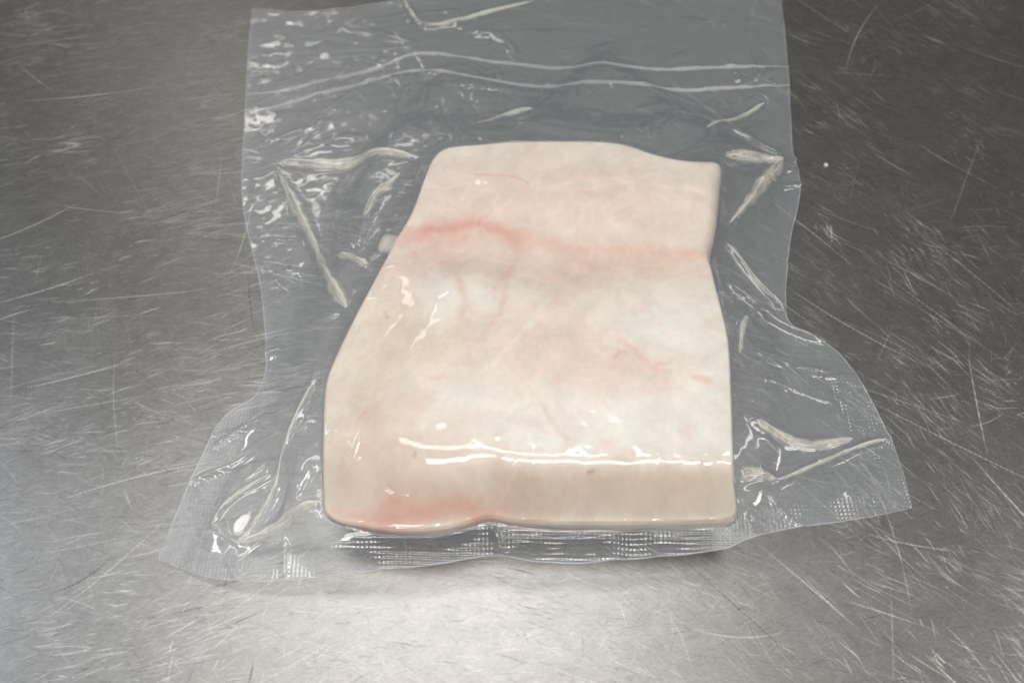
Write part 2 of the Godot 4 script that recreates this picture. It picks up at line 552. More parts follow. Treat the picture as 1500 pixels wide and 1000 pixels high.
func loose_creases(f: PackedFloat32Array) -> void:      # tension folds from the fillet outward, and puckers below the seal lines
	var r := RandomNumberGenerator.new()
	r.seed = 77
	var c := Vector2(0.005, 0.0)
	for i in 64:
		var e := edge[r.randi() % edge.size()]
		if e.y > 0.07:
			continue
		var dir := (e - c).normalized().rotated(r.randfn() * 0.35)
		var p := e + dir * r.randf_range(0.002, 0.022)
		var far := r.randf_range(0.012, 0.055)
		var side := dir.orthogonal() * r.randfn() * 0.12 * far
		var w := r.randf_range(0.0014, 0.0040)
		stamp(f, r.randf_range(0.4, 1.35) * (1.0 if r.randf() < 0.75 else -0.8), [[p.x, p.y, w], [p.x + dir.x * far * 0.5 + side.x, p.y + dir.y * far * 0.5 + side.y, w * 1.3], [p.x + dir.x * far, p.y + dir.y * far, w * 0.7]], true)
	for i in 46:
		var x := r.randf_range(-0.13, 0.14)
		var z := -0.158 + r.randfn() * 0.004
		var far := r.randf_range(0.008, 0.030) * (1.0 if r.randf() < 0.65 else -0.8)
		var lean := r.randfn() * 0.5
		var w := r.randf_range(0.0016, 0.0036)
		stamp(f, r.randf_range(0.3, 1.0), [[x, z, w], [x + lean * far * 0.5, z + far * 0.5, w * 1.2], [x + lean * far, z + far, w * 0.6]], true)
	for i in 16:
		var x := r.randf_range(-0.14, 0.13)
		var z := r.randf_range(-0.22, -0.11)
		var dir := Vector2.from_angle(r.randf_range(-0.5, 0.5))
		var far := r.randf_range(0.02, 0.07)
		var w := r.randf_range(0.003, 0.007)
		stamp(f, r.randf_range(0.3, 0.9), [[x, z, w], [x + dir.x * far * 0.5, z + dir.y * far * 0.5 + r.randfn() * 0.004, w], [x + dir.x * far, z + dir.y * far, w]])


func cling_creases(f: PackedFloat32Array) -> void:      # short fine creases where the film clings near the fillet's edges
	var r := RandomNumberGenerator.new()
	r.seed = 78
	var c := Vector2(0.005, 0.0)
	for i in 46:
		var e := edge[r.randi() % edge.size()]
		var inward := (c - e).normalized()
		var p := e + inward * r.randf_range(0.002, 0.020)
		var dir := inward.rotated(r.randfn() * 0.8)
		var far := r.randf_range(0.004, 0.014)
		stamp(f, r.randf_range(0.05, 0.20), [[p.x, p.y, 0.0012], [p.x + dir.x * far * 0.5 + r.randfn() * 0.001, p.y + dir.y * far * 0.5, 0.0014], [p.x + dir.x * far, p.y + dir.y * far, 0.001]], true)


func crease_lines() -> Array:
	return [
		[2.2, [-114.7, -98.4, 3.3, -99.3, -95.7, 5.3, -76.1, -94.7, 6, -62.5, -91.1, 4.6, -40.8, -84.8, 2.6]],
		[2.4, [-113.1, -90.2, 3.3, -102.6, -72.5, 5.1, -93.9, -55.7, 5, -87.2, -39.6, 4.3, -80.7, -24.3, 4.8, -73.3, -11.4, 5.3, -66.6, 1.6, 5.2]],
		[1.5, [-75.8, -31.8, 2.4, -68.7, -27.3, 3.6, -60.7, -21.3, 4.1]],
		[2.0, [-100.9, 92.2, 2.5, -94.2, 84.9, 3, -86.7, 59.1, 3.7, -77.8, 36.4, 4.4, -77.7, 26.3, 3.9]],
		[2.0, [-99.7, 92.9, 3, -87, 87.2, 4, -75, 84.4, 3.5, -67.7, 82.5, 2.5]],
		[1.2, [-124.4, 66.5, 2.1, -110.7, 60.2, 3.2, -98.7, 53.5, 3.2, -88.2, 52.3, 2.1]],
		[1.3, [-111.9, 85.8, 2, -107.5, 76.9, 2.6, -101, 70.6, 2.6, -92.7, 65.6, 2.1]],
		[0.9, [-110.8, 86.3, 1.5, -101, 92, 2.5]],
		[2.2, [99.8, -90, 3.9, 115.1, -93.6, 5.3, 131.5, -96.9, 4]],
		[2.2, [131.1, -96.4, 3.3, 119.1, -78.4, 5.2, 105.7, -58, 4.4, 92.9, -39.9, 3]],
		[2.0, [92.1, -34.1, 2.4, 101.1, -23.5, 3.6, 109.8, -13.6, 3.5, 116, -7.5, 2.3]],
		[2.6, [89.7, -13.2, 2.3, 100.8, -6.1, 4, 113.8, 1.6, 4, 128.7, 9.4, 2.2]],
		[1.8, [83.4, 77.6, 2, 95, 74.9, 3, 103.2, 71.1, 3.5, 117.1, 65.1, 4.1, 131.8, 58.4, 3.6, 144.5, 54.9, 3.1]],
		[1.8, [87.6, 49.7, 5.2, 98.4, 54.9, 6.7, 113.2, 58.9, 6.7, 129.4, 55.5, 4.7]],
		[2.5, [82.8, 73.1, 7.5, 89.8, 73.1, 6.5, 94.5, 74.7, 3.5]],
		[1.4, [-64, -239.5, 4, -58.8, -221.4, 4.7, -48.2, -206.6, 4.6, -19.5, -217.7, 5.5, 15.9, -235.6, 4.8]],
		[1.2, [-38.6, -211.1, 6.2, -17.2, -202.6, 7.6, -1.9, -193.1, 5.3, 1.9, -178.6, 3]],
		[2.0, [-91.6, -110.9, 6.8, -78.3, -113.3, 8.9, -64.3, -108.5, 6.8, -55.3, -101.4, 4]],
		[1.5, [-124.3, -113.3, 3.4, -109.7, -118.1, 4.8, -96.4, -121.6, 3.4]],
		[1.5, [-10.2, -118.4, 5.5, 3.5, -128.3, 6.2, 13.7, -123.3, 6.2]],
		[1.3, [34, -116, 5.4, 37.8, -124.3, 6.2, 44.7, -123.3, 4.1, 45.7, -111.1, 3.4]],
		[1.2, [63.8, -106.4, 3.4, 78.9, -122.3, 4.8, 87.1, -118.4, 3.4]],
		[1.6, [96.7, -112.2, 3.4, 114.2, -126.9, 4.2, 132.5, -143.3, 4.2]],
		[1.4, [107.6, -117.1, 3.4, 118.4, -109.8, 4.1, 131.9, -100.4, 3.3]],
		[1.0, [-30.5, -154, 3.6, -21.5, -151.3, 5, -7.1, -149.7, 5, 17.8, -147.1, 3.6]],
		[1.0, [-105.1, -28.5, 2.4, -95.9, -20.9, 3, -82.5, -10, 3.5, -70.3, -1.1, 2.3]],
		[1.0, [-92.7, 3.1, 2.3, -80.6, 3.1, 2.9, -70.7, 1.7, 2.3]],
		[1.4, [-60.8, -69.1, 4.5, -64, -52.4, 4.4, -66.9, -34.6, 3]],
		[1.2, [-86.4, -44.4, 3.7, -78, -38.5, 4.3, -66.9, -34.6, 3]],
		[1.0, [-88.2, -140.8, 4.2, -96.9, -125.5, 4.2, -108.3, -108.5, 3.4]],
		[0.9, [-54.2, -159.4, 5.1, -57.7, -133.1, 4.9, -46.8, -99.1, 4.7]],
		[0.9, [-39.7, -159.4, 4.3, -43.3, -125.5, 4.8, -37.2, -108.5, 3.4]],
		[1.2, [90.5, 16.4, 3.9, 95.3, 3, 4.6, 99, -2.2, 2.9]],
		[1.2, [81.3, 81.4, 2.5, 84.2, 86.6, 2.9, 87.1, 94.1, 2.4]],
		[1.2, [-101.7, 95.4, 2.9, -101.9, 100.4, 2.4, -97.2, 106.5, 2.4]],
		[0.8, [-82.4, 92.9, 2, -80.4, 106.5, 1.9]],
		[1.0, [-12.1, 89.9, 2.4, -6.7, 92.4, 2.9, -3.5, 101.4, 2.4]],
		[-1.5, [-45.5, 95.7, 14.4, -26.3, 96.9, 14.3, -12, 95.7, 12]],
		[1.3, [21.5, 95.7, 9.6, 28.8, 93.2, 9.6, 35.8, 96.9, 9.5]],
		[0.9, [2.4, 98.2, 9.5, 7.2, 95.7, 9.6]],
		[1.0, [50.2, 95.7, 9.6, 57.6, 94.5, 9.6]],
	]


func fillet_crease_lines() -> Array:
	return [
		[0.5, [-57, -5.4, 1.4, -53.3, -10.6, 1.7, -45.6, -13.1, 1.1]],
		[0.45, [-63.5, 69.5, 1.2, -60.5, 74.3, 1.5, -55.9, 71.7, 1.5, -52.3, 63.6, 1]],
		[0.45, [-65.6, 81.6, 1, -59.3, 83.4, 1.2, -57.4, 78.2, 1.2, -54.2, 74.3, 1.2, -50.6, 73, 1]],
		[0.4, [-65.8, 80.1, 1, -61.3, 76.4, 1.2, -56.9, 71.6, 1]],
		[0.7, [-46.1, 82.1, 1.9, -41, 85.2, 2.4, -36.1, 85.7, 2.4, -31.9, 83.4, 1.9]],
		[0.5, [-45.7, 84.4, 1, -39.8, 88.2, 1.2, -36.4, 85.2, 1.2, -34.6, 90.5, 1.2, -31, 86.4, 1]],
		[0.7, [-9.1, 89.5, 1.2, -4.9, 85.2, 1.9, 1.2, 77.4, 2]],
		[0.4, [22.2, 92, 1.2, 25.9, 88.3, 1.2, 29, 83.3, 1.2]],
		[0.35, [-65, 61.8, 1, -59.7, 65.8, 1, -55.7, 69.8, 0.9]],
		[0.35, [-65.7, 65, 1, -61.8, 62.5, 1.2, -57.8, 65.5, 1]],
	]


# ---------- the fillet ----------

func build_fillet() -> void:
	# rings from the outline inward: each ring is the outline shrunk to the middle
	var c := Vector2.ZERO
	for p in edge:
		c += p
	c /= edge.size()
	var lo := edge[0]
	var hi := edge[0]
	for p in edge:
		lo = lo.min(p)
		hi = hi.max(p)
	var rings := 110
	var n := edge.size()
	var pos := PackedVector3Array()
	var nor := PackedVector3Array()
	var uv := PackedVector2Array()
	var idx := PackedInt32Array()
	for half in 2:
		var f := body_top if half == 0 else body_bottom
		var first := pos.size()
		for k in rings + 1:
			var t := pow(float(k) / rings, 0.55)      # denser near the outline
			for i in n:
				var p := c.lerp(edge[i], maxf(t, 0.0005) * 0.9995)
				var y := sample(f, p.x, p.y) if k < rings else MID
				pos.append(Vector3(p.x, y, p.y))
				var e := 0.0007
				var g := Vector3(sample(f, p.x - e, p.y) - sample(f, p.x + e, p.y), 2.0 * e, sample(f, p.x, p.y - e) - sample(f, p.x, p.y + e))
				if half == 1:
					g = -g
				nor.append(g.normalized())
				uv.append((p - lo) / (hi - lo))
		for k in rings:
			for i in n:
				var a := first + k * n + i
				var b := first + k * n + (i + 1) % n
				if half == 0:
					idx.append_array([a, b, a + n, b, b + n, a + n])
				else:
					idx.append_array([a, a + n, b, b, a + n, b + n])
	var m := StandardMaterial3D.new()
	m.albedo_texture = fillet_texture(lo, hi)
	m.roughness = 0.34
	m.metallic_specular = 0.4
	m.subsurf_scatter_enabled = true
	m.subsurf_scatter_strength = 0.22
	var t := thing("fish_fillet", "thick pale pinkish white fish fillet sealed inside the clear bag", "fish fillet")
	part("flesh", array_mesh(pos, nor, uv, idx), m, t)


func array_mesh(pos: PackedVector3Array, nor: PackedVector3Array, uv: PackedVector2Array, idx: PackedInt32Array) -> ArrayMesh:
	var a := []
	a.resize(Mesh.ARRAY_MAX)
	a[Mesh.ARRAY_VERTEX] = pos
	a[Mesh.ARRAY_NORMAL] = nor
	a[Mesh.ARRAY_TEX_UV] = uv
	a[Mesh.ARRAY_INDEX] = idx
	var m := ArrayMesh.new()
	m.add_surface_from_arrays(Mesh.PRIMITIVE_TRIANGLES, a)
	return m


func fillet_texture(lo: Vector2, hi: Vector2) -> Texture2D:
	var side := 900
	var px := PackedColorArray()
	px.resize(side * side)
	var size := hi - lo
	var warp := noise(31, 0.022, 4)
	var warp2 := noise(32, 0.022, 4)
	var mottle := noise(33, 0.016, 4)
	var grain := noise(34, 0.0035, 3)
	var wisps := noise(35, 0.020, 4, true)
	var veins := noise(36, 0.016, 3)
	var dx := PackedVector2Array()
	dx.resize(side * side)
	for j in side:
		for i in side:
			var p := lo + Vector2(i + 0.5, j + 0.5) / side * size
			dx[j * side + i] = p + Vector2(warp.get_noise_2d(p.x, p.y), warp2.get_noise_2d(p.x, p.y)) * 0.006
			px[j * side + i] = Color("e6dacd")
	for b in colour_patches():
		var at := Vector2(b[0], b[1]) * 0.001
		var rx: float = b[2] * 0.001
		var rz: float = b[3] * 0.001
		var col := Color(b[5])
		var from := ((at - Vector2(rx, rz) * 2.2 - lo) / size * side)
		var to := ((at + Vector2(rx, rz) * 2.2 - lo) / size * side)
		for j in range(maxi(0, int(from.y)), mini(side, int(to.y) + 1)):
			for i in range(maxi(0, int(from.x)), mini(side, int(to.x) + 1)):
				var p := dx[j * side + i] - at
				var d := (p.x / rx) * (p.x / rx) + (p.y / rz) * (p.y / rz)
				px[j * side + i] = px[j * side + i].lerp(col, b[6] * exp(-d))
	for l in colour_lines():
		var col := Color(l[0])
		var rows := smooth_rows(rows_of(l[2], 3), 4)
		var acc := {}
		for k in rows.size() - 1:
			var a := Vector2(rows[k][0], rows[k][1])
			var b := Vector2(rows[k + 1][0], rows[k + 1][1])
			var w: float = rows[k][2]
			var reach := Vector2.ONE * (w * 2.0 + 0.002)
			var from := ((a.min(b) - reach - lo) / size * side)
			var to := ((a.max(b) + reach - lo) / size * side)
			var ab := b - a
			for j in range(maxi(0, int(from.y)), mini(side, int(to.y) + 1)):
				for i in range(maxi(0, int(from.x)), mini(side, int(to.x) + 1)):
					var raw := lo + Vector2(i + 0.5, j + 0.5) / side * size
					var p := raw.lerp(dx[j * side + i], 0.35)
					var t := clampf((p - a).dot(ab) / maxf(ab.length_squared(), 1e-12), 0.0, 1.0)
					var d := (a + ab * t).distance_to(p) / w
					if d < 2.0:
						var along := (k + t) / (rows.size() - 1)
						var s: float = l[1] * exp(-1.6 * d * d) * smoothstep(0.0, 0.15, along + 0.03) * smoothstep(1.0, 0.85, along - 0.03)
						if s > acc.get(j * side + i, 0.0):
							acc[j * side + i] = s
		for at in acc:
			px[at] = px[at].lerp(col, acc[at])
	var out := PackedByteArray()
	out.resize(side * side * 3)
	for j in side:
		for i in side:
			var p := lo + Vector2(i + 0.5, j + 0.5) / side * size
			var k := 1.0 + 0.045 * mottle.get_noise_2d(p.x, p.y) + 0.022 * grain.get_noise_2d(p.x, p.y)
			var q := dx[j * side + i]
			var wisp := smoothstep(0.25, 0.85, wisps.get_noise_2d(q.x * 1.3 + q.y * 0.4, q.y * 0.8))
			var blush := smoothstep(0.05, 0.5, veins.get_noise_2d(q.x * 0.8, q.y * 1.1))
			var c := px[j * side + i].lerp(Color("e3bfae"), 0.18 * blush).lerp(Color("f1ebe2"), 0.26 * wisp * smoothstep(0.082, 0.07, p.y))
			var at := (j * side + i) * 3
			out[at] = clampi(int(c.r * k * 255), 0, 255)
			out[at + 1] = clampi(int(c.g * k * 255), 0, 255)
			out[at + 2] = clampi(int(c.b * k * 255), 0, 255)
	return ImageTexture.create_from_image(Image.create_from_data(side, side, false, Image.FORMAT_RGB8, out))


func colour_patches() -> Array:     # x, z, half width, half depth, turn, colour, strength
	return [
		[-8.1, -1.1, 18.9, 18, 0, "f2eee8", 0.8],
		[-29.4, 5.5, 8, 16, 0, "f2eee8", 0.6],
		[54.6, 21.6, 28.6, 26.8, 0, "f2eee8", 0.75],
		[36.8, 54, 46.7, 18.8, 0, "f2eee8", 0.8],
		[-12.3, 54, 27, 13.5, 0, "f2eee8", 0.6],
		[65.2, 42.6, 15, 30.1, 0, "f2eee8", 0.6],
		[12, 67.5, 31.1, 11.6, 0, "f2eee8", 0.7],
		[50, 70.1, 31, 7.7, 0, "f2eee8", 0.6],
		[-25.2, -22, 25.2, 15.8, 0, "e6c9bb", 0.8],
		[19.1, -7.9, 24.6, 13.5, 0, "e6c9bb", 0.5],
		[5.1, 30.8, 28.2, 17.6, 0, "e6c9bb", 0.4],
		[30.1, 42.6, 20.1, 10, 0, "e6c9bb", 0.35],
		[29, -44.5, 40.6, 13.3, 0, "e6c9bb", 0.4],
		[-8.8, -52.3, 26.4, 15.5, 0, "e6c9bb", 0.35],
		[-28.4, 26.2, 14.2, 10.5, 0, "e2d0ac", 0.25],
		[-46.6, 24.7, 12.9, 23.7, 0, "e2d0ac", 0.3],
		[-51.6, 54, 11.1, 16.2, 0, "e2d0ac", 0.25],
		[-35.9, 67.5, 16.8, 9.1, 0, "decab7", 0.7],
		[-50.8, 74.3, 16.9, 15.3, 0, "decab7", 0.8],
		[7.1, 84.6, 71.2, 7.4, 0, "decab7", 0.8],
		[54.6, 84.6, 28.5, 7.4, 0, "dcd0b8", 0.5],
		[41.1, -9.7, 30.2, 8.2, 0, "e3b9a3", 0.38],
		[58.2, -15.6, 27.7, 4.9, 0, "e3b9a3", 0.3],
		[-31.1, 88.9, 14.3, 3.5, 0, "d98a7a", 0.42],
		[-45.2, 91.4, 16.6, 3, 0, "d98a7a", 0.4],
		[-12, 87.6, 12, 3, 0, "d98a7a", 0.38],
		[-21.6, 86.3, 19.2, 5, 0, "e3b9a3", 0.4],
		[-34.1, -31.2, 12.8, 4.4, 0, "d98a7a", 0.4],
		[-44.3, -14.9, 11.1, 13.8, 0, "e6c9bb", 0.5],
		[40.4, 34.4, 4.5, 3.5, 0, "d98a7a", 0.15],
		[56.3, 38.9, 5.5, 2.3, 0, "d98a7a", 0.09],
		[69.5, 43.8, 6.5, 2.6, 0, "d98a7a", 0.14],
		[16.6, 26.6, 5.1, 2.1, 0, "d98a7a", 0.08],
		[38.4, -51.5, 7.6, 3.1, 0, "d98a7a", 0.12],
		[-27.2, 45.2, 4.9, 2, 0, "d98a7a", 0.15],
		[-52, 57.2, 3.4, 2.7, 0, "d98a7a", 0.15],
		[45, 40, 22.5, 11.4, 0, "e6c9bb", 0.35],
	]


func colour_lines() -> Array:       # colour, strength, x z width ...
	return [
		["d98a7a", 0.3, [-41.3, -29.2, 5.7, -31.5, -34, 5.7, -17.3, -36.7, 5.8, -4.3, -31.8, 5.7, 5.7, -26.6, 4.5]],
		["d98a7a", 0.3, [-27.2, -33.7, 2.6, -17.3, -36.3, 2.9, -7.2, -33.3, 2.6, -1.4, -30.3, 2]],
		["e3b9a3", 0.42, [-4.3, -31.8, 6.9, 14.1, -24.4, 6.2, 36.5, -21.5, 6.7, 58.9, -20.1, 5.6, 81.7, -18.6, 5]],
		["e3b9a3", 0.3, [0, -29.6, 2.3, 14.1, -24.4, 2.3, 36.5, -21.5, 2.5, 58.9, -20.1, 2.2, 81.7, -18.6, 2]],
		["d8ab98", 0.3, [0.6, -28.4, 2.6, 2.8, -19.3, 2.2, -1.4, -8.7, 2.2, -6.7, 4.8, 1.9]],
		["f2eee6", 0.4, [16.6, 0.4, 1.3, 14, 8.6, 1.9, 7.8, 19.2, 1.6, 3.9, 22.9, 1, -2.5, 33.5, 1.8, -8.8, 39.4, 1.3, -14.9, 43.8, 1.5]],
		["f0ebe4", 0.6, [-29.9, -8.1, 3.8, -26.5, 7, 4.8, -28.6, 19.8, 3.6]],
		["f0ebe4", 0.6, [-12.2, -6.4, 3.3, -14.6, 7, 4.2, -13, 18.2, 3.6]],
		["d9bfb0", 0.5, [-21.2, -6.4, 2.2, -18.6, 7, 2.1, -20.3, 19.8, 1.6]],
		["d9bfb0", 0.5, [-1.3, -3, 2.2, -4, 10.2, 2.1, -7.7, 22.9, 1.5]],
		["c8584c", 0.171, [35.9, -59.3, 1.3, 39.4, -57.7, 1.8, 42.8, -59.3, 1.3]],
		["f4e2da", 0.7, [19.4, -56.1, 1.5, 29.9, -58.1, 2.4, 44.8, -58.1, 2.1, 49.1, -55.7, 1.5]],  # this line and the next two paint highlights on the back ridge
		["f4ece4", 0.7, [65.4, -54.1, 1.5, 74.4, -54.9, 2.1, 84.6, -53.7, 1.5]],
		["f0e2d8", 0.6, [-44.6, -54.9, 0.9, -32.9, -57.7, 1.2, -17.9, -57.7, 1.2]],
		["dca898", 0.5, [-18.1, -65.1, 0.9, 0, -61, 0.9, 7.4, -55.3, 0.9]],
		["cf6a5c", 0.16, [37.3, 35.6, 1.1, 40.5, 33.3, 1.5, 42.4, 33.9, 1.1]],
		["d57f72", 0.137, [52.6, 38.6, 1, 58.9, 38, 1.1]],
		["d57468", 0.16, [65.8, 42.9, 1.1, 69.4, 44.1, 1.5, 73.2, 43.5, 1.1]],
		["d98a7c", 0.114, [14.1, 26, 1, 19.2, 25.4, 1.2]],
		["d98a7c", 0.114, [-30.2, 45.8, 0.9, -26, 44.4, 1.1]],
		["cc7064", 0.137, [-51.6, 55.6, 0.9, -53.4, 57.2, 0.9, -54.3, 58.3, 0.9]],
		["9a6a50", 0.36, [25.5, 79.2, 0.9, 28.3, 79.7, 0.9]],
		["c08a72", 0.3, [-50.1, 10.2, 0.9, -48.2, 14.1, 0.9]],
		["9a6a50", 0.3, [-33.4, 74, 0.9, -32.1, 72.4, 0.9]],
		["b08070", 0.24, [-58.3, 20.7, 0.9, -57.2, 19.2, 0.9]],
		["efe9df", 0.5, [-14.9, 44.4, 1.2, -2.5, 50, 1.5, 9.6, 61, 1.4, 18.8, 71.6, 1.2]],
		["dccab8", 0.5, [9.8, 52.8, 1, 14.4, 61, 1.2, 18.9, 69, 1.2]],
		["e9c4b6", 0.5, [38.4, 26.6, 1.5, 45.6, 32.7, 2, 52.5, 40, 1.5, 59.8, 41.5, 1.2]],
		["dcb8a6", 0.5, [-41.9, -18.3, 2.2, -31.1, -24.4, 2.8, -17.1, -29.2, 2.3]],
	]


# ---------- the bag ----------

var left_edge: PackedVector2Array
var right_edge: PackedVector2Array
var front_edge: PackedVector2Array
var back_edge: PackedVector2Array
const WAFFLE := 0.00007
const ACROSS := 400
const ALONG := 480


func bag_point(s: float, t: float) -> Vector2:     # s from left to right, t from back to front
	var l := along(left_edge, t)
	var r := along(right_edge, t)
	var b := along(back_edge, s)
	var f := along(front_edge, s)
	return l.lerp(r, s) + b.lerp(f, t) - back_edge[0].lerp(back_edge[-1], s).lerp(front_edge[0].lerp(front_edge[-1], s), t)


func along(c: PackedVector2Array, t: float) -> Vector2:
	var x := clampf(t, 0.0, 1.0) * (c.size() - 1)
	var i := mini(int(x), c.size() - 2)
	return c[i].lerp(c[i + 1], x - i)


func sheet(field: PackedFloat32Array, s0: float, s1: float, t0: float, t1: float, pitch := 0.0, lift := 0.0) -> ArrayMesh:
	var ns := maxi(2, int((ACROSS if pitch == 0.0 else 1250) * (s1 - s0)))
	var nt := maxi(2, int((ALONG if pitch == 0.0 else 1450) * (t1 - t0)))
	var pos := PackedVector3Array()
	var nor := PackedVector3Array()
	var uv := PackedVector2Array()
	var idx := PackedInt32Array()
	for j in nt + 1:
		for i in ns + 1:
			var p := bag_point(lerpf(s0, s1, float(i) / ns), lerpf(t0, t1, float(j) / nt))
			var e := 0.0006
			var g := Vector3(sample(field, p.x - e, p.y) - sample(field, p.x + e, p.y), 2.0 * e, sample(field, p.x, p.y - e) - sample(field, p.x, p.y + e))
			var y := sample(field, p.x, p.y) + lift
			if pitch > 0.0:      # the waffle pressed into the sealed edge
				var a := p.x / pitch * TAU
				var b := p.y / pitch * TAU
				var press := WAFFLE * smoothstep(0.70, 0.80, lerpf(t0, t1, float(j) / nt)) * lerpf(1.0, 0.5, smoothstep(0.08, 0.10, p.x))
				y += press * (cos(a) + cos(b))
				g.x += 2.0 * e * press * TAU / pitch * sin(a)
				g.z += 2.0 * e * press * TAU / pitch * sin(b)
			pos.append(Vector3(p.x, y, p.y))
			nor.append(g.normalized())
			uv.append(Vector2(lerpf(s0, s1, float(i) / ns) * 0.28, lerpf(t0, t1, float(j) / nt) * 0.33) / pitch if pitch > 0.0 else p)
	for j in nt:
		for i in ns:
			var a := j * (ns + 1) + i
			var b := a + ns + 1
			idx.append_array([a, a + 1, b, a + 1, b + 1, b])
	return array_mesh(pos, nor, uv, idx)


func ribbon(rows: Array, lift: float, crown: float) -> ArrayMesh:      # a strip with a rounded back that follows the film
	var line := smooth_rows(rows, 10)
	var pos := PackedVector3Array()
	var nor := PackedVector3Array()
	var uv := PackedVector2Array()
	var idx := PackedInt32Array()
	var n := line.size()
	var wob := noise(61, 0.008, 2)
	for i in n:
		var p := Vector2(line[i][0], line[i][1])
		var q := Vector2(line[mini(i + 1, n - 1)][0], line[mini(i + 1, n - 1)][1])
		var o := Vector2(line[maxi(i - 1, 0)][0], line[maxi(i - 1, 0)][1])
		var side := (q - o).normalized().orthogonal()
		var f := float(i) / (n - 1)
		var w: float = maxf(line[i][2], 0.0003) * (1.0 + 0.5 * wob.get_noise_2d(p.x, p.y)) * (0.25 + 0.75 * smoothstep(0.0, 0.1, f) * smoothstep(1.0, 0.9, f))
		for k in 9:
			var u := k / 4.0 - 1.0
			var at := p + side * u * w * 0.5
			pos.append(Vector3(at.x, sample(top_field, at.x, at.y) + lift + crown * w * (1.0 - u * u), at.y))
			var e := 0.0008
			var g := Vector3(sample(top_field, at.x - e, at.y) - sample(top_field, at.x + e, at.y), 2.0 * e, sample(top_field, at.x, at.y - e) - sample(top_field, at.x, at.y + e)).normalized()
			nor.append((g + Vector3(side.x, 0, side.y) * u * crown * 3.0).normalized())
			uv.append(Vector2(u * 0.5 + 0.5, f))
	for i in n - 1:
		for k in 8:
			var a := i * 9 + k
			idx.append_array([a, a + 1, a + 9, a + 1, a + 10, a + 9])
	return array_mesh(pos, nor, uv, idx)


func streak_material(c: Color, most: float) -> StandardMaterial3D:      # pale plastic and painted glints: dense in the middle, fading to the sides in streaks
	var w := 48
	var h := 512
	var im := Image.create(w, h, false, Image.FORMAT_RGBA8)
	var n := noise(71, 9.0, 3)
	var m := noise(72, 60.0, 3)
	for y in h:
		for x in w:
			var u := (x + 0.5) / w * 2.0 - 1.0
			var body := pow(maxf(0.0, 1.0 - u * u), 0.8)
			var s := clampf(0.66 + 0.75 * n.get_noise_2d(x * 1.4, y * 0.03) + 0.25 * m.get_noise_2d(x, y), 0.06, 1.0)
			im.set_pixel(x, y, Color(1, 1, 1, body * s))
	var mat := StandardMaterial3D.new()
	mat.transparency = BaseMaterial3D.TRANSPARENCY_ALPHA
	mat.albedo_color = Color(c, most)
	mat.albedo_texture = ImageTexture.create_from_image(im)
	mat.texture_repeat = false
	mat.roughness = 0.3
	mat.cull_mode = BaseMaterial3D.CULL_DISABLED
	return mat


